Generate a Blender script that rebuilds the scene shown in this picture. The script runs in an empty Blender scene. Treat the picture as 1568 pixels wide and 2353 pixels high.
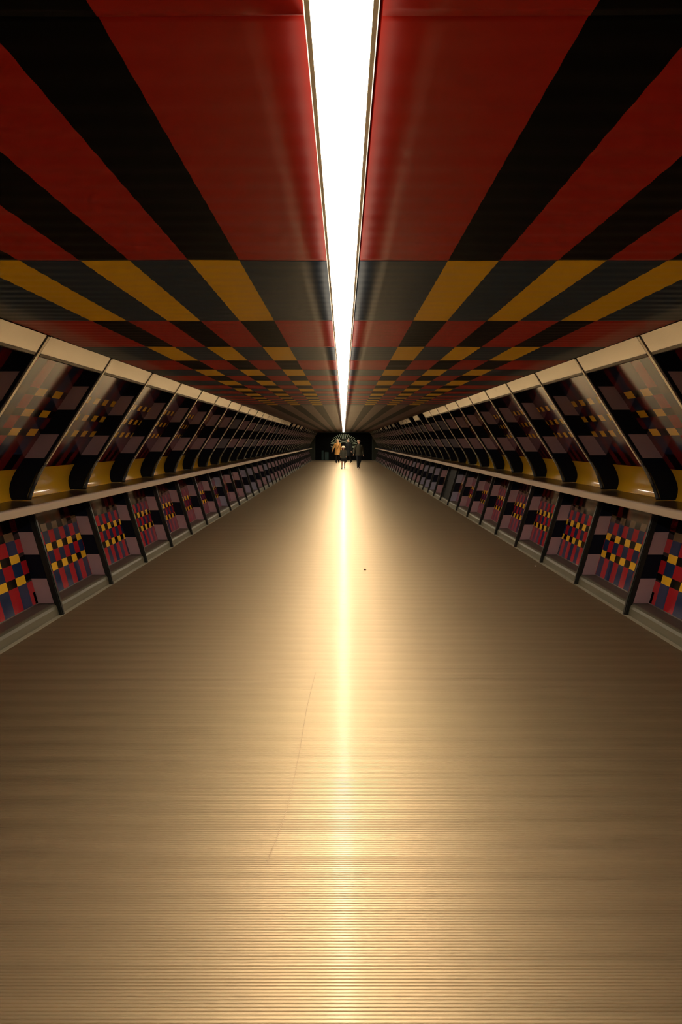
import bpy, bmesh, math, random
from mathutils import Vector, Matrix
random.seed(7)
S = bpy.context.scene
COL = S.collection

# ------------------------------------------------------------------ camera
F_PX, W_PX, H_PX = 1578.0, 1568.0, 2353.0
cam_d = bpy.data.cameras.new('camera')
cam_d.sensor_fit = 'VERTICAL'
cam_d.sensor_height = 36.0
cam_d.lens = 36.0 * F_PX / H_PX
cam_d.shift_x = -6.0 / H_PX
cam_d.shift_y = -162.5 / H_PX
cam_d.clip_end = 300
cam = bpy.data.objects.new('camera', cam_d)
cam.location = (0, 0, 1.65)
cam.rotation_euler = (math.pi / 2, 0, 0)
COL.objects.link(cam)
S.camera = cam

# ------------------------------------------------------------------ world and exposure
wd = bpy.data.worlds.new('night')
wd.use_nodes = True
wd.node_tree.nodes['Background'].inputs[0].default_value = (0.02, 0.022, 0.03, 1)
wd.node_tree.nodes['Background'].inputs[1].default_value = 0.05
S.world = wd
S.view_settings.view_transform = 'Standard'
S.view_settings.look = 'None'
S.view_settings.exposure = 0.0
S.view_settings.gamma = 1.0
S.view_settings.use_curve_mapping = False
S.cycles.use_denoising = True
S.cycles.max_bounces = 8
S.cycles.sample_clamp_indirect = 6.0
LIGHT_COL = (1.0, 0.83, 0.60)
LIGHT_STR = 52.0
ADDED_GLOW_STR = 1.7

# ------------------------------------------------------------------ dimensions
CEIL_H, CEIL_X = 2.44, 2.20
FLOOR_X = 2.69
Y0, Y1 = -4.0, 59.0
BAY = 1.4
def rib_y(k): return (3.67 + k) * BAY
K0, K1 = -3, 38

# ------------------------------------------------------------------ materials
def mat(name, col, rough=0.5, metal=0.0, coat=0.0, coat_rough=0.05, coat_ior=1.5, spec=0.5, bump=None, var=None, rough_var=None, aniso=None):
    m = bpy.data.materials.new(name); m.use_nodes = True
    nt = m.node_tree; b = nt.nodes['Principled BSDF']
    b.inputs['Base Color'].default_value = (*col, 1)
    b.inputs['Roughness'].default_value = rough
    b.inputs['Metallic'].default_value = metal
    b.inputs['Coat Weight'].default_value = coat
    b.inputs['Coat Roughness'].default_value = coat_rough
    b.inputs['Coat IOR'].default_value = coat_ior
    b.inputs['Specular IOR Level'].default_value = spec
    tc = None
    def coords(scale):
        nonlocal tc
        if tc is None: tc = nt.nodes.new('ShaderNodeTexCoord')
        mp = nt.nodes.new('ShaderNodeMapping'); mp.inputs['Scale'].default_value = scale
        nt.links.new(tc.outputs['Object'], mp.inputs['Vector']); return mp
    if var:                                    # (scale xyz, amount): tone variation of the thing itself
        mp = coords(var[0]); n = nt.nodes.new('ShaderNodeTexNoise'); n.inputs['Scale'].default_value = 1.0
        n.inputs['Detail'].default_value = 4
        nt.links.new(mp.outputs[0], n.inputs['Vector'])
        r = nt.nodes.new('ShaderNodeMapRange')
        r.inputs['From Min'].default_value = 0.3; r.inputs['From Max'].default_value = 0.7
        r.inputs['To Min'].default_value = 1 - var[1]; r.inputs['To Max'].default_value = 1 + var[1]
        nt.links.new(n.outputs['Fac'], r.inputs['Value'])
        mx = nt.nodes.new('ShaderNodeVectorMath'); mx.operation = 'SCALE'
        mx.inputs[0].default_value = col
        nt.links.new(r.outputs[0], mx.inputs['Scale'])
        nt.links.new(mx.outputs[0], b.inputs['Base Color'])
    if rough_var:
        mp = coords(rough_var[0]); n = nt.nodes.new('ShaderNodeTexNoise'); n.inputs['Scale'].default_value = 1.0
        nt.links.new(mp.outputs[0], n.inputs['Vector'])
        r = nt.nodes.new('ShaderNodeMapRange')
        r.inputs['From Min'].default_value = 0.3; r.inputs['From Max'].default_value = 0.7
        r.inputs['To Min'].default_value = rough - rough_var[1]; r.inputs['To Max'].default_value = rough + rough_var[1]
        nt.links.new(n.outputs['Fac'], r.inputs['Value']); nt.links.new(r.outputs[0], b.inputs['Roughness'])
    if bump:                                   # (scale xyz, strength, distance)
        mp = coords(bump[0]); n = nt.nodes.new('ShaderNodeTexNoise'); n.inputs['Scale'].default_value = 1.0
        n.inputs['Detail'].default_value = 3
        nt.links.new(mp.outputs[0], n.inputs['Vector'])
        bp = nt.nodes.new('ShaderNodeBump'); bp.inputs['Strength'].default_value = bump[1]; bp.inputs['Distance'].default_value = bump[2]
        nt.links.new(n.outputs['Fac'], bp.inputs['Height']); nt.links.new(bp.outputs[0], b.inputs['Normal'])
    return m

def emit(name, col, st):
    m = bpy.data.materials.new(name); m.use_nodes = True
    b = m.node_tree.nodes['Principled BSDF']
    b.inputs['Base Color'].default_value = (0.8, 0.8, 0.8, 1)
    b.inputs['Emission Color'].default_value = (*col, 1)
    b.inputs['Emission Strength'].default_value = st
    return m

VB = ((2.2, 5, 1), 0.35, 0.004)
M = {
 'c_red':    mat('ceiling vinyl red', (0.38, 0.014, 0.007), 0.36, spec=0.05, bump=VB),
 'c_black':  mat('ceiling vinyl black', (0.003, 0.003, 0.003), 0.36, spec=0.02, bump=VB),
 'c_navy':   mat('ceiling vinyl navy', (0.017, 0.036, 0.070), 0.36, spec=0.05, bump=VB),
 'c_yellow': mat('ceiling vinyl yellow', (0.72, 0.42, 0.012), 0.36, spec=0.05, bump=VB),
 'c_maroon': mat('ceiling vinyl maroon', (0.10, 0.04, 0.028), 0.32, spec=0.08, bump=VB),
 'w_red':    mat('wall print red', (0.33, 0.009, 0.016), 0.15, coat=0.3, coat_rough=0.06),
 'w_dred':   mat('wall print dark red', (0.13, 0.008, 0.010), 0.15, coat=0.3, coat_rough=0.06),
 'w_navy':   mat('wall print navy', (0.012, 0.026, 0.08), 0.15, coat=0.3, coat_rough=0.06),
 'w_black':  mat('wall print black', (0.004, 0.003, 0.003), 0.15, coat=0.3, coat_rough=0.06),
 'w_yellow': mat('wall print yellow', (0.82, 0.46, 0.02), 0.25, coat=1.0, coat_rough=0.04),
 'w_brown':  mat('wall print brown', (0.12, 0.07, 0.035), 0.2, coat=0.4),
 'f_navy':   mat('fin paint navy', (0.004, 0.006, 0.016), 0.45, spec=0.12),
 'f_mauve':  mat('fin print mauve', (0.34, 0.23, 0.30), 0.5, var=((3, 3, 3), 0.08)),
 'l_mauve':  mat('lower fin print mauve', (0.38, 0.25, 0.30), 0.5, var=((3, 3, 3), 0.08)),
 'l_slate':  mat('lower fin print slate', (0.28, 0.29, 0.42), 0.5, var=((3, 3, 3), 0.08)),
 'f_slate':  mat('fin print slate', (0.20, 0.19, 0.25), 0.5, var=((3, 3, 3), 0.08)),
 'steel':    mat('brushed steel', (0.60, 0.55, 0.47), 0.30, metal=0.9),
 'gunmetal': mat('gunmetal paint', (0.012, 0.014, 0.014), 0.4, spec=0.3),
 'gloss':    mat('black gloss tube', (0.008, 0.009, 0.010), 0.12, coat=0.6),
 'fascia':   mat('cream painted fascia', (0.97, 0.92, 0.84), 0.22, metal=0.85, var=((1.2, 1.2, 3), 0.06)),
 'lip':      mat('fascia lip paint', (0.16, 0.14, 0.11), 0.4),
 'ledge':    mat('ledge front paint', (0.55, 0.45, 0.37), 0.42, metal=0.3, var=((6, 0.7, 6), 0.08)),
 'ledgetop': mat('ledge top dark laminate', (0.05, 0.03, 0.02), 0.28),
 'plinth':   mat('plinth paint olive grey', (0.09, 0.085, 0.058), 0.40, var=((2, 1, 2), 0.08)),
 'sill':     mat('plinth sill brown', (0.07, 0.05, 0.042), 0.5),
 'dark':     mat('shell dark grey', (0.004, 0.004, 0.004), 0.8, spec=0.1),
 'portal':   mat('portal frame grey green', (0.03, 0.04, 0.034), 0.5, spec=0.2),
 'endwall':  mat('end wall black', (0.002, 0.0025, 0.0025), 0.6, spec=0.05),
 'pane':     mat('dark teal glass', (0.02, 0.045, 0.05), 0.1, coat=0.3),
 'rays':     mat('pale sage paint', (0.50, 0.58, 0.44), 0.5, spec=0.2),
 'frame':    mat('light frame aluminium', (0.45, 0.40, 0.34), 0.4, metal=0.5),
 'floor':    mat('ribbed floor tan', (0.50, 0.40, 0.262), 0.50, metal=1.0, coat=0.08, coat_rough=0.14, coat_ior=2.2, spec=0.5, var=((0.5, 9.0, 1.0), 0.10), rough_var=((0.6, 6.0, 1), 0.03)),
 'floorbase':mat('floor groove dark', (0.06, 0.045, 0.03), 0.7),
 'scratch':  mat('scratch tan', (0.30, 0.22, 0.13), 0.6),
 'scrapdark':mat('rust paper', (0.12, 0.03, 0.015), 0.8),
 'scrappale':mat('pale paper', (0.75, 0.72, 0.66), 0.8),
 'threshold':mat('floor edge trim', (0.30, 0.27, 0.20), 0.4),
 'addedglow': emit('added ceiling glow', LIGHT_COL, ADDED_GLOW_STR),  # extra emitter added to warm the ceiling beside the strip light
 'diff':     emit('light diffuser', LIGHT_COL, LIGHT_STR),
}

# ------------------------------------------------------------------ mesh helpers
class MB:
    def __init__(self): self.v = []; self.f = []; self.m = []
    def quad(self, a, b, c, d, mi=0):
        i = len(self.v); self.v += [tuple(a), tuple(b), tuple(c), tuple(d)]; self.f.append((i, i+1, i+2, i+3)); self.m.append(mi)
    def box(self, x0, x1, y0, y1, z0, z1, mi=0):
        p = [(x, y, z) for x in (x0, x1) for y in (y0, y1) for z in (z0, z1)]
        for a, b, c, d in ((0,1,3,2),(4,6,7,5),(0,4,5,1),(2,3,7,6),(0,2,6,4),(1,5,7,3)):
            self.quad(p[a], p[b], p[c], p[d], mi)
    def prism(self, prof, y0, y1, mi=0, caps=True):
        """closed XZ outline pulled along y"""
        n = len(prof)
        for i in range(n):
            a, b = prof[i], prof[(i+1) % n]
            self.quad((a[0], y0, a[1]), (a[0], y1, a[1]), (b[0], y1, b[1]), (b[0], y0, b[1]), mi)
        if caps:
            for y in (y0, y1):
                i = len(self.v); self.v += [(p[0], y, p[1]) for p in prof]
                self.f.append(tuple(range(i, i+n))); self.m.append(mi)
    def strip(self, pa, pb, y0, y1, mi=0, side=None):
        """solid between two XZ paths (front pa, back pb), y0..y1; side(i) = material of the two side faces"""
        n = len(pa)
        for i in range(n-1):
            ms = side(i) if side else mi
            for y in (y0, y1):
                self.quad((pa[i][0], y, pa[i][1]), (pa[i+1][0], y, pa[i+1][1]), (pb[i+1][0], y, pb[i+1][1]), (pb[i][0], y, pb[i][1]), ms)
            for p in (pa, pb):
                self.quad((p[i][0], y0, p[i][1]), (p[i+1][0], y0, p[i+1][1]), (p[i+1][0], y1, p[i+1][1]), (p[i][0], y1, p[i][1]), mi)
        for i in (0, n-1):
            self.quad((pa[i][0], y0, pa[i][1]), (pb[i][0], y0, pb[i][1]), (pb[i][0], y1, pb[i][1]), (pa[i][0], y1, pa[i][1]), mi)
    def mesh(self, name, mats, sx=1, smooth=False, merge=1e-5):
        me = bpy.data.meshes.new(name)
        me.from_pydata([(sx*x, y, z) for x, y, z in self.v], [], self.f)
        for mm in mats: me.materials.append(mm)
        me.polygons.foreach_set('material_index', self.m)
        bm = bmesh.new(); bm.from_mesh(me)
        if merge: bmesh.ops.remove_doubles(bm, verts=bm.verts, dist=merge)
        bmesh.ops.recalc_face_normals(bm, faces=bm.faces)
        for f in bm.faces: f.smooth = smooth
        bm.to_mesh(me); bm.free()
        return me

def obj(name, me, parent=None, loc=(0, 0, 0)):
    o = bpy.data.objects.new(name, me); COL.objects.link(o)
    o.location = loc
    if parent: o.parent = parent
    return o
def struct(name, me, label=None):
    o = obj(name, me); o['kind'] = 'structure'
    if label: o['label'] = label
    return o
def tag(o, label, cat, group=None):
    o['label'] = label; o['category'] = cat
    if group: o['group'] = group

def interp(tab, h):
    """x at height h on a table of (h, x), heights falling"""
    for (h0, x0), (h1, x1) in zip(tab, tab[1:]):
        if h <= h0 and h >= h1:
            return x0 + (x1-x0) * (h0-h) / (h0-h1)
    return tab[0][1] if h > tab[0][0] else tab[-1][1]
FRONT = [(2.44, 2.20), (1.43, 2.835), (1.39, 2.86), (1.34, 2.888), (1.28, 2.918), (1.2, 2.952), (1.14, 2.972), (1.085, 2.985)]
BACK = [(2.44, 2.385), (1.42, 3.075), (1.364, 3.115), (1.31, 3.142), (1.25, 3.163), (1.20, 3.172), (1.16, 3.170), (1.12, 3.160), (1.085, 3.146)]
def xf(h): return interp(FRONT, h)
def xb(h): return interp(BACK, h)
FRONT2 = [(1.02, 3.021), (0.10, 2.745)]
BACK2 = [(1.02, 3.155), (0.787, 3.09), (0.10, 2.895)]
def xf2(h): return interp(FRONT2, h)
def xb2(h): return interp(BACK2, h)

# ------------------------------------------------------------------ floor
mb = MB(); mb.box(-FLOOR_X-0.05, FLOOR_X+0.05, Y0, Y1, -0.12, -0.004)
floor = struct('floor', mb.mesh('floor', [M['floorbase']]), 'long floor of ribbed tan boards reflecting the ceiling light')
RIBP, NRIB = 0.0132, 15
BW = RIBP * NRIB
def board_mesh():
    mb = MB()
    x0, x1 = -FLOOR_X + 0.03, FLOOR_X - 0.03
    prof = []
    for r in range(NRIB):
        y = r * RIBP + 0.0008
        g = 0.0016 if r else 0.0024
        prof += [(y, -0.0042), (y+g, -0.0008), (y+g+0.0016, 0.0), (y+RIBP-0.0048, 0.0), (y+RIBP-0.0032, -0.0008), (y+RIBP-0.0016, -0.0042)]
    for (a, za), (b, zb) in zip(prof, prof[1:]):
        mb.quad((x0, a, za), (x1, a, za), (x1, b, zb), (x0, b, zb))
    return mb.mesh('floor_board', [M['floor']])
bme = board_mesh()
ny = 0; y = Y0
while y < Y1 - BW and ny < 298:
    if not any(abs(y + BW/2 - j) < 0.0 for j in ()):
        o = obj('floor_board', bme, floor, (0, y, random.uniform(-0.0002, 0.0002)))
        o.rotation_euler.x = random.uniform(-0.0005, 0.0005)
    y += BW + (0.012 if any(y <= j < y + BW for j in (16.7, 34.3, 50.0)) else 0.0012)
    ny += 1
mb = MB()
while y < Y1 - 0.01:
    mb.box(-FLOOR_X+0.03, FLOOR_X-0.03, y, min(y+BW, Y1), -0.004, 0.0); y += BW + 0.0012
if mb.v:
    o = obj('far_floor_boards', mb.mesh('far_floor_boards', [M['floor']]), floor); o['kind'] = 'stuff'
for s in (-1, 1):
    mb = MB(); mb.prism([(FLOOR_X-0.03, -0.004), (FLOOR_X-0.03, 0.001), (FLOOR_X-0.015, 0.003), (FLOOR_X+0.02, 0.003), (FLOOR_X+0.02, -0.004)], Y0, Y1)
    obj('edge_trim', mb.mesh('edge_trim', [M['threshold']], s), floor)

pts = [(-0.20, 4.9), (-0.218, 4.5), (-0.228, 4.23), (-0.232, 3.95), (-0.234, 3.69), (-0.242, 3.38), (-0.254, 3.08), (-0.276, 2.87), (-0.302, 2.69)]
mb = MB()
for (xa, ya), (xc_, yc_) in zip(pts, pts[1:]):
    mb.quad((xa-0.0012, ya, 0.0008), (xa+0.0012, ya, 0.0008), (xc_+0.0012, yc_, 0.0008), (xc_-0.0012, yc_, 0.0008))
obj('scratch', mb.mesh('scratch', [M['scratch']]), floor)
for lx, ly, sz, mm, lab in ((0.272, 8.80, 0.019, 'scrapdark', 'tiny crumpled rust-brown scrap lying just beside the bright streak'),
                            (2.53, 9.05, 0.017, 'scrappale', 'tiny crumpled pale scrap lying near the foot of the wall')):
    bm = bmesh.new(); bmesh.ops.create_icosphere(bm, subdivisions=2, radius=sz)
    for v in bm.verts:
        v.co *= random.uniform(0.7, 1.15); v.co.z = v.co.z*0.35
    zmin = min(v.co.z for v in bm.verts)
    me = bpy.data.meshes.new('paper_scrap'); bm.to_mesh(me); bm.free(); me.materials.append(M[mm])
    o = obj('paper_scrap', me, None, (lx, ly, 0.001 - zmin)); tag(o, lab, 'litter')

# ------------------------------------------------------------------ ceiling
mb = MB(); mb.box(-3.4, 3.4, Y0, Y1+1, 2.55, 2.65)
ceiling = struct('ceiling', mb.mesh('ceiling', [M['dark']]), 'low ceiling wrapped in rippled striped vinyl in red, black, navy and yellow')
XC = [0.072, 0.456, 0.68, 0.938, 1.153, 1.42, 1.655, CEIL_X]
rows = [(-4.0, -0.6, 'R'), (-0.6, 1.27, 'R'), (1.27, 3.0, 'R')]
edges = [3.0, 4.5, 5.75, 6.71, 7.57, 8.28, 8.94, 9.7, 10.3, 10.9, 11.4, 11.94, 12.36, 12.75, 13.2, 13.5, 13.95, 14.25, 14.65, 14.95]
for i, (a, b) in enumerate(zip(edges, edges[1:])): rows.append((a, b, 'Y' if i % 2 == 0 else 'R'))
y = 14.95
while y < Y1: rows.append((y, min(y+4, Y1), 'P')); y += 4
cm = [M['c_red'], M['c_black'], M['c_navy'], M['c_yellow'], M['c_maroon']]
def ripple(x, y):
    ph = 0.25 * math.sin(x*3.1 + 1.7) + 0.2 * math.sin(y*2.3)
    z = 0.0016 * min(1, max(0.15, (abs(x)-0.05)/0.3)) * math.sin(2*math.pi*y/0.125 + ph)
    z += 0.0022 * math.sin(2.1*y + 2.4*x) * math.sin(5.3*x + 0.7*y)
    if x < 0 and y < 1.27: z -= 0.016 * math.exp(-((1.27-y)/0.07)**2) * math.exp(-((x+0.12)/0.22)**2)
    if x and abs(x) < 0.35: z += 0.0012 * math.sin(9.0*y + 1.3) * (0.35-abs(x)) / 0.35 * (math.sin(2.7*y) > 0.2)
    return z
for s in (-1, 1):
    for (a, b, t) in rows:
        mb = MB()
        n = max(2, int((b-a) / 0.025)) if a < 30 else max(2, int((b-a)/0.06))
        sub = []
        for i in range(len(XC)-1):
            m_ = 3 if i == 0 else 2
            for q in range(m_): sub.append((XC[i] + (XC[i+1]-XC[i])*q/m_, XC[i] + (XC[i+1]-XC[i])*(q+1)/m_, i))
        off = -0.004 if b == 1.27 else 0.0
        for j in range(n):
            ya, yb = a + (b-a)*j/n, a + (b-a)*(j+1)/n
            for xa, xc_, i in sub:
                if t == 'R': mi = 1 if i % 2 else 0
                elif t == 'Y': mi = 3 if i % 2 else 2
                else: mi = 1 if i % 2 else 4
                q = [(xa, ya), (xc_, ya), (xc_, yb), (xa, yb)]
                mb.quad(*[(px, py, CEIL_H + off + ripple(s*px, py)) for px, py in q], mi)
        me = mb.mesh('ceiling_panel', cm, s, smooth=True)
        # turn the edges up so the sheet has a rim
        bm = bmesh.new(); bm.from_mesh(me)
        be = [e for e in bm.edges if e.is_boundary]
        r = bmesh.ops.extrude_edge_only(bm, edges=be)
        for v in [g for g in r['geom'] if isinstance(g, bmesh.types.BMVert)]: v.co.z += 0.09
        bmesh.ops.recalc_face_normals(bm, faces=bm.faces)
        bm.to_mesh(me); bm.free()
        obj('ceiling_panel', me, ceiling)

# ------------------------------------------------------------------ ceiling light
lt = bpy.data.objects.new('ceiling_light', None); COL.objects.link(lt); lt.location = (-0.004, 0, CEIL_H)
tag(lt, 'continuous glowing white strip light running along the middle of the ceiling', 'light')
mb = MB(); mb.box(-0.056, 0.056, Y0+0.02, Y1-0.4, 0.004, 0.07)
obj('diffuser', mb.mesh('diffuser', [M['diff']]), lt)
for s in (-1, 1):
    mb = MB(); mb.box(0.0565, 0.066, Y0+0.02, Y1-0.4, -0.0185, 0.105)
    fr = obj('frame', mb.mesh('light_frame', [M['frame']], s), lt)
    mb = MB(); mb.box(0.0662, 0.068, Y0+0.02, Y1-0.4, -0.018, 0.002)  # added glowing strip outside the frame, only there to brighten the nearby ceiling
    obj('added_glow_strip', mb.mesh('added_glow_strip', [M['addedglow']], s), fr)

# ------------------------------------------------------------------ side walls
hU = [2.435, 2.17, 1.949, 1.716, 1.49, 1.43, 1.39, 1.34, 1.28, 1.24, 1.2, 1.14, 1.095]
hL = [1.0, 0.787, 0.575, 0.347, 0.112]
def rib_meshes(s, pale):
    """upper fin, steel edge, gloss tube, lower fin, post; y runs about 0"""
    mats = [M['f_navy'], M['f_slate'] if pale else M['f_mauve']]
    pa = [(xf(h)+0.012, h) for h in hU]
    pm = [(xf(h)+0.042, h) for h in hU]
    pb = [(xb(h)+0.03, h) for h in hU]
    mb = MB()
    mb.strip(pm, pb, -0.028, 0.028, 0, side=lambda i: 1 if i in (1, 3) else 0)
    mb.strip(pa, pm, -0.028, 0.028, 0)
    fin = mb.mesh('rib', mats, s)
    hs = [2.43, 1.43]
    mb = MB(); mb.strip([(xf(h)-0.004, h) for h in hs], [(xf(h)+0.014, h) for h in hs], -0.017, 0.017)
    strip = mb.mesh('edge_strip', [M['steel']], s)
    # rounded gloss tube along the curved foot of the fin
    mb = MB(); hc = [1.43, 1.41, 1.39, 1.365, 1.34, 1.31, 1.28, 1.24, 1.2, 1.17, 1.14, 1.11, 1.094]
    ring = 10
    P = [[(xf(h)+0.018+0.026*math.cos(2*math.pi*j/ring), 0.030*math.sin(2*math.pi*j/ring), h) for j in range(ring)] for h in hc]
    for a, b in zip(P, P[1:]):
        for j in range(ring): mb.quad(a[j], a[(j+1) % ring], b[(j+1) % ring], b[j])
    for p in (P[0], P[-1]):
        i = len(mb.v); mb.v += p; mb.f.append(tuple(range(i, i+ring))); mb.m.append(0)
    tube = mb.mesh('foot_tube', [M['gloss']], s, smooth=True)
    mb = MB()
    mb.strip([(xf2(h), h) for h in hL], [(xb2(h)+0.02, h) for h in hL], -0.022, 0.022, 0, side=lambda i: 1 if i in (1, 3) else 0)
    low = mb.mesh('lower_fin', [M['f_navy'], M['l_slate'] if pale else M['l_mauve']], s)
    mb = MB()
    for dx, w, y0_, y1_ in ((-0.052, 0.046, -0.026, 0.026), (-0.060, 0.02, -0.014, 0.014)):
        hp = [1.008, 0.12, 0.004]
        mb.strip([(xf2(h)+dx if h > 0.1 else 2.722+dx, h) for h in hp], [(xf2(h)+dx+w if h > 0.1 else 2.722+dx+w, h) for h in hp], y0_, y1_)
    post = mb.mesh('post', [M['gunmetal']], s)
    return fin, strip, tube, low, post

PM = [M['w_red'], M['w_dred'], M['w_navy'], M['w_black'], M['w_yellow'], M['w_brown'], M['steel']]
def columns(p, anchor):
    """column edges 0..BAY with kind 1 = yellow column; columns half a period wide, one yellow centred at anchor"""
    ed = []
    y = anchor + p/4
    kk = 0
    while y > 0: y -= p/2; kk += 1
    k = kk
    cur = y
    par = kk % 2          # column starting at cur
    out = []
    while cur < BAY:
        nx = cur + p/2
        a, b = max(cur, 0.0), min(nx, BAY)
        if b - a > 1e-4: out.append((a, b, par))
        par ^= 1; cur = nx
    return out
def upper_panel(s, p, anchor, near=0.0):
    mb = MB()
    hs = [2.34, 2.106, 2.044, 1.931, 1.869, 1.764, 1.702, 1.53, 1.385, 1.364, 1.31, 1.25, 1.2, 1.16, 1.12, 1.085]
    kind = ['T', 'Y', 'T', 'Y', 'T', 'Y', 'T', 'D', 'S', 'S', 'S', 'S', 'S', 'S', 'S']
    for i, kd in enumerate(kind):
        cols = [(0, BAY, 0)] if kd == 'S' else columns(p, anchor)
        for a, b, yel in cols:
            if kd == 'S': mi = 4
            elif kd == 'Y': mi = (4 if (a+b)/2 > near else 5) if yel else 3
            elif kd == 'T': mi = 2 if yel else (0 if a < 0.75 and near > 0 else 1)
            else: mi = 3 if yel else 1
            h0, h1 = hs[i], hs[i+1]
            mb.quad((xb(h0), a, h0), (xb(h0), b, h0), (xb(h1), b, h1), (xb(h1), a, h1), mi)
    # back of the board
    pf = [(xb(h), h) for h in hs]; pk = [(xb(h)+0.015, h) for h in hs]
    for i in range(len(hs)-1):
        mb.quad((pk[i][0], 0, pk[i][1]), (pk[i][0], BAY, pk[i][1]), (pk[i+1][0], BAY, pk[i+1][1]), (pk[i+1][0], 0, pk[i+1][1]), 3)
        for y in (0, BAY): mb.quad((pf[i][0], y, pf[i][1]), (pk[i][0], y, pk[i][1]), (pk[i+1][0], y, pk[i+1][1]), (pf[i+1][0], y, pf[i+1][1]), 3)
    me = mb.mesh('printed_panel', PM, s, smooth=True); me.set_sharp_from_angle(angle=math.radians(35)); return me
def lower_panel(s, p, anchor, near=0.0):
    mb = MB()
    hs = [1.0, 0.80, 0.725, 0.60, 0.525, 0.403, 0.328, 0.118, 0.108]
    kind = ['D', 'B', 'T', 'Y', 'T', 'Y', 'T', 'E']  # top rows take darker colours: shade under the ledge painted in
    for i, kd in enumerate(kind):
        cols = [(0, BAY, 0)] if kd == 'E' else columns(p, anchor)
        for a, b, yel in cols:
            mi = {'D': 3 if yel else 1, 'B': 5 if yel else 3, 'T': 2 if yel else 0, 'Y': 4 if yel else 3, 'E': 6}[kd]
            h0, h1 = hs[i], hs[i+1]
            mb.quad((xb2(h0), a, h0), (xb2(h0), b, h0), (xb2(h1), b, h1), (xb2(h1), a, h1), mi)
    pf = [(xb2(h), h) for h in (1.0, 0.787, 0.108)]; pk = [(x+0.015, h) for x, h in pf]
    for i in range(2):
        mb.quad((pk[i][0], 0, pk[i][1]), (pk[i][0], BAY, pk[i][1]), (pk[i+1][0], BAY, pk[i+1][1]), (pk[i+1][0], 0, pk[i+1][1]), 3)
        for y in (0, BAY): mb.quad((pf[i][0], y, pf[i][1]), (pk[i][0], y, pk[i][1]), (pk[i+1][0], y, pk[i+1][1]), (pf[i+1][0], y, pf[i+1][1]), 3)
    me = mb.mesh('printed_panel', PM, s, smooth=True); me.set_sharp_from_angle(angle=math.radians(35)); return me
def fascia_mesh(s):
    mb = MB(); hs = [2.437, 2.312]
    mb.strip([(xf(h)+0.004, h) for h in hs], [(xf(h)+0.024, h) for h in hs], 0.036, BAY-0.036)
    fa = mb.mesh('fascia_panel', [M['fascia']], s)
    mb = MB(); hs = [2.310, 2.292]
    mb.strip([(xf(h)+0.0, h) for h in hs], [(xf(h)+0.10, h+0.02) for h in hs], 0.045, BAY-0.045)
    return fa, mb.mesh('fascia_lip', [M['lip']], s)

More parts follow.
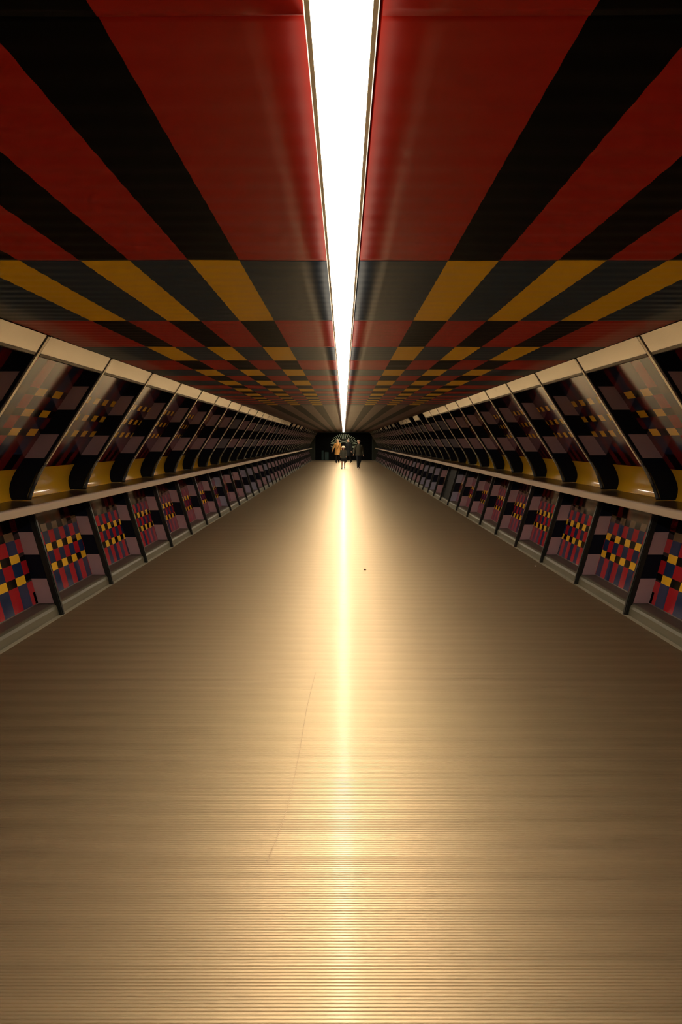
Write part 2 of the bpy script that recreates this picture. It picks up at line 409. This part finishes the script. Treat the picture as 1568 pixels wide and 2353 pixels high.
PER = {-1: (0.345, 1.15, 0.6), 0: (0.345, 1.18, 0.6), 1: (0.26, 1.30), 2: (0.225, 1.15), 3: (0.205, 1.2)}
for s, side in ((-1, 'left'), (1, 'right')):
    mb = MB()
    mb.box(3.26, 3.38, Y0, Y1, -0.12, 2.53)
    wall = struct('wall_' + side, mb.mesh('wall_' + side, [M['dark']], s),
                  'sloping ribbed wall of printed checked panels, ' + ('all bays checked, left of the walkers' if s < 0 else 'with one plain black bay, right of the walkers'))
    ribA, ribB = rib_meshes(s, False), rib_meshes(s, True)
    fa, lip = fascia_mesh(s)
    up = {k: upper_panel(s, *v) for k, v in PER.items()}
    lo = {k: lower_panel(s, *v) for k, v in PER.items()}
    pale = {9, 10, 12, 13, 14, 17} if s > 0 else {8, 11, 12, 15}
    gone = {10, 12, 16, 17, 19, 21, 23, 24, 26, 28, 30, 32, 34} if s > 0 else {17, 19, 21, 23, 24, 26, 28, 30, 32, 34}
    for k in range(K0, K1+1):
        y = rib_y(k)
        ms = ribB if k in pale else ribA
        rib = obj('rib', ms[0], wall, (0, y, 0))
        for nm, me in zip(('edge_strip', 'foot_tube', 'lower_fin', 'post'), ms[1:]):
            obj(nm, me, rib)
        if k == K1: break
        kk = min(max(k, -1), 3)
        obj('printed_panel', up[kk], wall, (0, y, 0))
        if s > 0 and k == 9:
            mb = MB(); hp = [1.0, 0.112]
            mb.strip([(xf2(h)+0.004, h) for h in hp], [(xf2(h)+0.03, h) for h in hp], 0.03, BAY-0.03)
            o = obj('access_panel', mb.mesh('access_panel', [M['endwall']], s), wall, (0, y, 0)); o['label'] = 'plain black cover panel closing one bay'
        else:
            obj('printed_panel', lo[kk], wall, (0, y, 0))
        if k not in gone:
            fo = obj('fascia_panel', fa, wall, (0, y, 0))
            obj('lip', lip, fo)
    # ledge with its joints
    mb = MB(); mb.box(2.73, 3.26, Y0, Y1-0.5, 1.02, 1.07)
    led = struct('trim_1' if s < 0 else 'trim_2', mb.mesh('ledge_core', [M['ledgetop']], s), 'long waist-high ledge with a pale rounded front edge along the ' + side + ' wall')
    for a, b in ((Y0, -2.0), (-2.0, 17.9), (17.9, 37.9), (37.9, Y1-0.5)):
        mb = MB()
        mb.prism([(2.695, 1.018), (2.69, 1.026), (2.69, 1.078), (2.697, 1.088), (2.71, 1.092), (2.735, 1.092), (2.735, 1.018)], a+0.004, b-0.004)
        obj('ledge_nosing', mb.mesh('ledge_nosing', [M['ledge']], s), led)
        mb = MB(); mb.box(2.735, 3.2, a+0.002, b-0.002, 1.07, 1.0855)
        obj('ledge_board', mb.mesh('ledge_board', [M['ledgetop']], s), led)
    # plinth
    mb = MB()
    mb.prism([(2.70, -0.02), (2.704, 0.02), (2.715, 0.07), (2.728, 0.094), (2.742, 0.103), (2.76, 0.106), (2.80, 0.107), (2.92, 0.107), (3.26, 0.107), (3.26, -0.02)], Y0, Y1-0.3)
    me = mb.mesh('baseboard', [M['plinth'], M['sill']], s, smooth=False)
    for p in me.polygons:
        if abs(p.normal.z) > 0.9 and p.center.z > 0.05 and abs(p.center.x) > 2.765: p.material_index = 1
    struct('baseboard_' + side, me, 'low olive grey plinth with dark brown sill along the ' + side + ' wall foot')

# ------------------------------------------------------------------ ends of the passage
mb = MB(); mb.box(-3.4, 3.4, Y1+0.3, Y1+0.45, -0.12, 2.53)
wend = struct('wall_end', mb.mesh('wall_end', [M['endwall']]), 'black end wall of the passage behind the walkers')
for s in (-1, 1):
    mb = MB(); mb.box(2.44, 2.56, Y1-0.28, Y1+0.02, 0.0, 2.42); mb.box(2.56, 3.26, Y1-0.2, Y1-0.05, 0.0, 2.5)
    obj('portal_jamb', mb.mesh('portal_jamb', [M['portal']], s), wend)
mb = MB(); mb.box(-2.44, 2.44, Y1-0.2, Y1+0.02, 2.37, 2.44)
obj('portal_head', mb.mesh('portal_head', [M['portal']]), wend)
mb = MB(); mb.box(-3.4, 3.4, Y1, Y1+0.45, -0.12, -0.001)
obj('threshold', mb.mesh('threshold', [M['floor']]), wend)
door = struct('door_1', (lambda m_: (m_.box(-1.95, -1.24, Y1+0.26, Y1+0.3, 0.0, 1.0), m_.mesh('door_1', [M['endwall']]))[1])(MB()), 'dark low door beside the sunburst')
for xa, xb_, zt in ((-1.90, -1.72, 0.86), (-1.62, -1.30, 0.72)):
    mb = MB(); mb.box(xa, xb_, Y1+0.245, Y1+0.262, 0.04, zt); obj('pane', mb.mesh('pane', [M['pane']]), door)
mb = MB(); mb.box(-3.4, 3.4, Y0-0.15, Y0, -0.12, 2.63)
struct('wall_back', mb.mesh('wall_back', [M['dark']]), 'dark wall behind the viewpoint')

# sunburst on the end wall
sb = bpy.data.objects.new('sunburst', None); COL.objects.link(sb); sb.location = (0.02, Y1+0.299, 1.36)
tag(sb, 'pale sage sunburst of thin rays around a dark arch on the black end wall', 'wall emblem')
NR = 25
for i in range(NR):
    t = math.radians(-22 + 224*i/(NR-1))
    c, n = math.cos(t), math.sin(t)
    a = Vector((0.72*c, 0, 0.50*n if n > 0 else 0.62*n)); b = Vector((1.14*c, 0, 0.94*n if n > 0 else 0.8*n))
    d = (b-a).normalized(); q = Vector((-d.z, 0, d.x))
    mb = MB()
    p = [a + q*0.010, b + q*0.019, b - q*0.019, a - q*0.010]
    mb.prism([(v.x, v.z) for v in p], -0.03, 0.0)
    obj('ray', mb.mesh('ray', [M['rays']]), sb)
for r0, r1, r2 in ((0.62, 0.40, 0.03), (0.5, 0.22, 0.03)):
    mb = MB(); pts = [math.radians(8 + 164*i/24) for i in range(25)]
    out = [((r0+r2)*math.cos(t), (r1+r2)*math.sin(t)) for t in pts]; inn = [(r0*math.cos(t), r1*math.sin(t)) for t in pts]
    mb.strip(out, inn, -0.03, 0.0)
    obj('arch', mb.mesh('arch', [M['rays']]), sb)

# ------------------------------------------------------------------ people
def capsule(bm, p0, r0, p1, r1, seg=10):
    p0, p1 = Vector(p0), Vector(p1); d = p1-p0
    q = d.to_track_quat('Z', 'Y').to_matrix() if d.length > 1e-6 else Matrix.Identity(3)
    rings = []
    for a in (-75, -45, -15): rings.append((p0 + q @ Vector((0, 0, r0*math.sin(math.radians(a)))), r0*math.cos(math.radians(a))))
    for a in (15, 45, 75): rings.append((p1 + q @ Vector((0, 0, r1*math.sin(math.radians(a)))), r1*math.cos(math.radians(a))))
    loop_rings(bm, [[c + q @ Vector((r*math.cos(2*math.pi*j/seg), r*math.sin(2*math.pi*j/seg), 0)) for j in range(seg)] for c, r in rings])
def loft(bm, rings, seg=16):
    """rings of (centre, rx, ry), level"""
    loop_rings(bm, [[Vector(c) + Vector((rx*math.cos(2*math.pi*j/seg), ry*math.sin(2*math.pi*j/seg), 0)) for j in range(seg)] for c, rx, ry in rings])
def loop_rings(bm, R):
    V = [[bm.verts.new(p) for p in r] for r in R]; n = len(V[0])
    for a, b in zip(V, V[1:]):
        for j in range(n): bm.faces.new((a[j], a[(j+1) % n], b[(j+1) % n], b[j]))
    bm.faces.new(V[0][::-1]); bm.faces.new(V[-1])
def ellipsoid(bm, c, r, seg=14, rot=None):
    m = Matrix.Translation(c) @ (rot.to_4x4() if rot else Matrix.Identity(4)) @ Matrix.Diagonal((*r, 1))
    bmesh.ops.create_uvsphere(bm, u_segments=seg, v_segments=seg//2+2, radius=1, matrix=m)
def fuse(name, build, material, voxel):
    bm = bmesh.new(); build(bm)
    bmesh.ops.recalc_face_normals(bm, faces=bm.faces)
    me = bpy.data.meshes.new(name); bm.to_mesh(me); bm.free()
    o = bpy.data.objects.new(name, me); COL.objects.link(o)
    r = o.modifiers.new('remesh', 'REMESH'); r.mode = 'VOXEL'; r.voxel_size = voxel
    sm = o.modifiers.new('smooth', 'SMOOTH'); sm.iterations = 3; sm.factor = 0.5
    dg = bpy.context.evaluated_depsgraph_get()
    new = bpy.data.meshes.new_from_object(o.evaluated_get(dg))
    bpy.data.objects.remove(o); bpy.data.meshes.remove(me)
    new.name = name; new.materials.clear(); new.materials.append(material)
    for p in new.polygons: p.use_smooth = True
    return new

SKIN = mat('skin', (0.55, 0.33, 0.22), 0.5)
def cloth(n, c): return mat(n, c, 0.8, spec=0.2, bump=((40, 40, 40), 0.2, 0.003))
def person(label, loc, H, rz, J, skin=SKIN, coat=None, trousers=None, skirt=None, shoe=None, hair=None, hat=None, bag=None):
    """J: joints in units of a 1.75 m body, facing -y; x>0 is the viewer's right"""
    k = H / 1.75
    root = bpy.data.objects.new('person', None); COL.objects.link(root); root.location = loc; root.rotation_euler.z = rz
    tag(root, label, 'person')
    def P(n): return Vector(J[n]) * k
    hd = P('head'); hr = J.get('hr', 1.0) * k
    rotm = Matrix.Rotation(J.get('turn', 0.0), 3, 'Z')
    def face(x, y, z): return hd + rotm @ Vector((x, y, z)) * hr
    def hand(bm, side):
        w, e = P('wr'+side), P('el'+side)
        d = (w-e).normalized(); fwd = Vector((0, -1, 0)); a = d.cross(fwd)
        a = (a if a.length > .1 else Vector((1, 0, 0))).normalized(); fwd = a.cross(d).normalized()
        capsule(bm, w, .024*k, w + d*.075*k, .030*k)
        for i, (o_, L) in enumerate(((-.030, .068), (-.010, .080), (.011, .075), (.030, .058))):
            p = w + d*.080*k + fwd*o_*k
            m1 = p + d*L*.5*k + a*.006*k*(1 if side == 'l' else -1); m2 = m1 + d*L*.45*k + a*.02*k*(1 if side == 'l' else -1)
            capsule(bm, p, .0095*k, m1, .0088*k, 8); capsule(bm, m1, .0088*k, m2, .0078*k, 8)
        p = w + d*.03*k - fwd*.028*k
        m1 = p + (d*.6 - fwd*.75).normalized()*.04*k; capsule(bm, p, .012*k, m1, .0105*k, 8); capsule(bm, m1, .0105*k, m1 + (d*.9-fwd*.3)*.032*k, .009*k, 8)
    def body(bm):
        pel, ch, nk = P('pelvis'), P('chest'), P('neck')
        loft(bm, [(pel + Vector((0, 0, -.09*k)), .13*k, .095*k), (pel, .165*k, .115*k), (pel + Vector((0, 0, .09*k)), .15*k, .105*k), (pel*.5+ch*.5, .135*k, .10*k),
                  (ch, .165*k, .118*k), (ch + Vector((0, 0, .10*k)), .16*k, .105*k), (nk + Vector((0, 0, -.03*k)), .075*k, .065*k), (nk, .055*k, .055*k)])
        capsule(bm, nk - Vector((0, 0, .03*k)), .056*k, hd - Vector((0, 0, .07*hr)), .052*k)
        ellipsoid(bm, hd + Vector((0, .005*hr, .015*hr)), (.074*hr, .092*hr, .108*hr))
        ellipsoid(bm, face(0, -.03, -.06), (.052*hr, .056*hr, .058*hr))
        capsule(bm, face(0, -.085, .012), .010*hr, face(0, -.108, -.022), .015*hr, 8)
        for sx in (-1, 1):
            ellipsoid(bm, face(.076*sx, .012, -.008), (.012*hr, .020*hr, .032*hr))
        for sd in 'lr':
            sh, el, wr, hp, kn, an, to = (P(n+sd) for n in ('sh', 'el', 'wr', 'hp', 'kn', 'an', 'to'))
            capsule(bm, nk + Vector((0, 0, -.05*k)), .055*k, sh, .056*k)
            capsule(bm, sh, .056*k, el, .042*k); capsule(bm, el, .042*k, wr, .027*k); hand(bm, sd)
            capsule(bm, hp, .088*k, kn, .058*k); capsule(bm, kn, .058*k, kn*.6+an*.4 + Vector((0, .008*k, 0)), .056*k); capsule(bm, kn*.6+an*.4, .054*k, an, .036*k)
            capsule(bm, an, .038*k, to, .030*k)
    obj('body', fuse('body', body, skin, .0085*k), root)
    for sx in (-1, 1):
        bm = bmesh.new(); ellipsoid(bm, face(.031*sx, -.083, .012), (.013*hr, .010*hr, .009*hr), 10); me = bpy.data.meshes.new('eye'); bm.to_mesh(me); bm.free()
        me.materials.append(M['gunmetal']); obj('eye', me, root)
    bm = bmesh.new(); ellipsoid(bm, face(0, -.084, -.062), (.024*hr, .008*hr, .007*hr), 10); me = bpy.data.meshes.new('mouth'); bm.to_mesh(me); bm.free()
    me.materials.append(LIP); obj('mouth', me, root)
    if coat:
        cm_, hem, puff = coat
        def c(bm):
            pel, ch, nk = P('pelvis'), P('chest'), P('neck'); g = puff*k
            loft(bm, [(Vector((pel.x, pel.y, hem*k)), .21*k+g, (.15 + max(0, .86-hem)*.42)*k+g), (pel, .185*k+g, .135*k+g), (pel*.5+ch*.5, .165*k+g, .125*k+g), (ch, .185*k+g, .135*k+g),
                      (ch + Vector((0, 0, .10*k)), .175*k+g, .12*k+g), (nk + Vector((0, 0, -.035*k)), .095*k+g, .085*k+g), (nk + Vector((0, 0, .02*k)), .066*k+g, .066*k+g)])
            for sd in 'lr':
                sh, el, wr = P('sh'+sd), P('el'+sd), P('wr'+sd)
                capsule(bm, nk + Vector((0, 0, -.035*k)), .055*k+g, sh + Vector((0, 0, -.008*k)), .066*k+g)
                capsule(bm, sh, .074*k+g, el, .060*k+g); capsule(bm, el, .060*k+g, el*.08+wr*.92, .048*k+g*.7)
        obj('coat', fuse('coat', c, cm_, .011), root)
    if trousers:
        def t(bm):
            pel = P('pelvis')
            loft(bm, [(pel + Vector((0, 0, -.11*k)), .15*k, .12*k), (pel, .18*k, .13*k), (pel + Vector((0, 0, .11*k)), .165*k, .12*k)])
            for sd in 'lr':
                hp, kn, an = P('hp'+sd), P('kn'+sd), P('an'+sd)
                capsule(bm, hp, .102*k, kn, .078*k); capsule(bm, kn, .078*k, an + Vector((0, 0, .02*k)), .066*k)
        obj('trousers', fuse('trousers', t, trousers, .011), root)
    if skirt:
        m_, hem = skirt
        def sk(bm):
            pel = P('pelvis')
            loft(bm, [(Vector((pel.x, pel.y, hem*k)), .23*k, .20*k), (Vector((pel.x, pel.y, (hem+.2)*k)), .195*k, .145*k), (pel, .165*k, .115*k)])
        obj('skirt', fuse('skirt', sk, m_, .011), root)
    low_z = []
    for sd in 'lr':
        an, to = P('an'+sd), P('to'+sd)
        def sh_(bm):
            capsule(bm, an + Vector((0, .012*k, 0)), .048*k, an*.45+to*.55, .044*k); capsule(bm, an*.45+to*.55, .044*k, to, .036*k)
            capsule(bm, an + Vector((0, .02*k, -.028*k)), .032*k, to + Vector((0, 0, -.008*k)), .03*k)
        sm_ = fuse('shoe', sh_, shoe[sd] if isinstance(shoe, dict) else shoe, .009)
        obj('shoe', sm_, root); low_z.append(min(v.co.z for v in sm_.vertices))
    root.location.z = 0.002 - min(low_z)          # soles on the floor
    if hair:
        hm, style = hair
        def h(bm):
            ellipsoid(bm, face(0, .022, .045), (.084*hr, .094*hr, .092*hr), rot=rotm)
            if style != 'short':
                for sx in (-1, 1): capsule(bm, face(.066*sx, .02, .0), .035*hr, face(.07*sx, .03, -.14), .03*hr)
                capsule(bm, face(0, .07, .0), .06*hr, face(0, .075, -.16), .05*hr)
        obj('hair', fuse('hair', h, hm, .009), root)
    if hat:
        hm, style = hat
        def ht(bm):
            if style == 'brim':
                loft(bm, [(face(0, 0, .035), .135*hr, .14*hr), (face(0, 0, .045), .14*hr, .145*hr), (face(0, 0, .06), .098*hr, .108*hr), (face(0, 0, .11), .090*hr, .10*hr), (face(0, 0, .142), .055*hr, .06*hr)])
            else:
                ellipsoid(bm, face(0, .005, .07), (.092*hr, .105*hr, .075*hr), rot=rotm)
                ellipsoid(bm, face(0, -.10, .055), (.075*hr, .075*hr, .012*hr), rot=rotm)
        obj('hat', fuse('hat', ht, hm, .009), root)
    if bag:
        bm_, sd = bag
        def strap(bm):
            ch = P('chest'); a = P('sh'+sd) + Vector((0, 0, .09*k)); b = P('hp'+('l' if sd == 'r' else 'r'))
            prev = None
            for i in range(9):
                q = a.lerp(b, i/8); q = Vector((q.x, P('chest').y - .165*k*math.sin(math.pi*(.12+.76*i/8)) - .01, q.z))
                if prev is not None: capsule(bm, prev, .016*k, q, .016*k, 8)
                prev = q
        obj('bag_strap', fuse('bag_strap', strap, bm_, .007), root)
    return root
LIP = mat('lips', (0.35, 0.12, 0.10), 0.5)
def pose(**kw):
    J = dict(pelvis=(0, 0, .93), chest=(0, 0, 1.26), neck=(0, 0, 1.49), head=(0, -.01, 1.635),
             shl=(-.168, 0, 1.40), shr=(.168, 0, 1.40), ell=(-.245, .03, 1.13), elr=(.245, .03, 1.13), wrl=(-.265, -.05, .90), wrr=(.265, -.05, .90),
             hpl=(-.09, 0, .90), hpr=(.09, 0, .90), knl=(-.095, -.02, .50), knr=(.095, -.02, .50), anl=(-.10, .02, .085), anr=(.10, .02, .085),
             tol=(-.115, -.13, .036), tor=(.115, -.13, .036))
    J.update(kw); return J
walkL = dict(knl=(-.095, -.14, .52), anl=(-.10, -.22, .09), tol=(-.11, -.37, .045), knr=(.095, -.03, .50), anr=(.10, .23, .13), tor=(.11, .10, .045))
BLACKCLOTH = cloth('black wool', (0.010, 0.011, 0.012)); NAVY = cloth('dark navy cotton', (0.012, 0.016, 0.022))
SHOE = mat('black leather', (0.010, 0.009, 0.008), 0.4)
person('person in a knee-length tan coat walking on the left of the group', (-0.46, 52.0, 0.003), 1.80, 0.08,
       pose(**walkL, ell=(-.30, .03, 1.15), wrl=(-.37, -.03, .93)), coat=(cloth('tan wool', (0.52, 0.27, 0.08)), .62, .006), trousers=BLACKCLOTH, shoe=SHOE,
       hair=(mat('fair hair', (0.45, 0.27, 0.12), 0.5), 'long'), bag=(BLACKCLOTH, 'r'))
person('person with dark hair in a long black coat, face turned aside', (0.36, 52.0, 0.003), 1.84, -0.5,
       pose(**walkL, turn=-0.6), coat=(BLACKCLOTH, .52, .012), trousers=BLACKCLOTH, shoe=SHOE, hair=(mat('black hair', (0.012, 0.010, 0.009), 0.4), 'short'))
person('child in a pale brimmed hat, dark skirt and bare legs walking in front', (-0.02, 41.0, 0.003), 1.36, 0.0,
       pose(hr=1.22, head=(0, -.01, 1.60), neck=(0, 0, 1.44), ell=(-.24, .0, 1.14), elr=(.24, .0, 1.14), wrl=(-.20, -.12, .98), wrr=(.22, -.14, 1.0),
            knl=(-.095, -.10, .52), anl=(-.10, -.12, .09), tol=(-.11, -.27, .04), anr=(.10, .12, .11), tor=(.11, -.02, .045)),
       coat=(cloth('dark olive jacket', (0.055, 0.052, 0.038)), .80, .0), skirt=(cloth('black skirt', (0.012, 0.013, 0.014)), .60), shoe=SHOE,
       hair=(mat('brown hair', (0.05, 0.03, 0.02), 0.5), 'long'), hat=(cloth('cream felt', (0.72, 0.58, 0.42)), 'brim'))
person('person in a beige cap, dark olive jacket and black wide trousers', (0.90, 41.0, 0.003), 1.72, 0.25,
       pose(**{**walkL, 'anr': (.09, .30, .20), 'tor': (.10, .22, .06), 'knr': (.095, .02, .52)}, turn=0.5, ell=(-.28, .04, 1.16), wrl=(-.33, -.06, .94)),
       coat=(cloth('charcoal olive jacket', (0.045, 0.043, 0.03)), .82, .014), trousers=NAVY, shoe={'l': cloth('pale canvas', (0.6, 0.52, 0.42)), 'r': SHOE},
       hair=(mat('grey hair', (0.2, 0.16, 0.12), 0.5), 'short'), hat=(cloth('beige cotton', (0.55, 0.40, 0.27)), 'cap'))
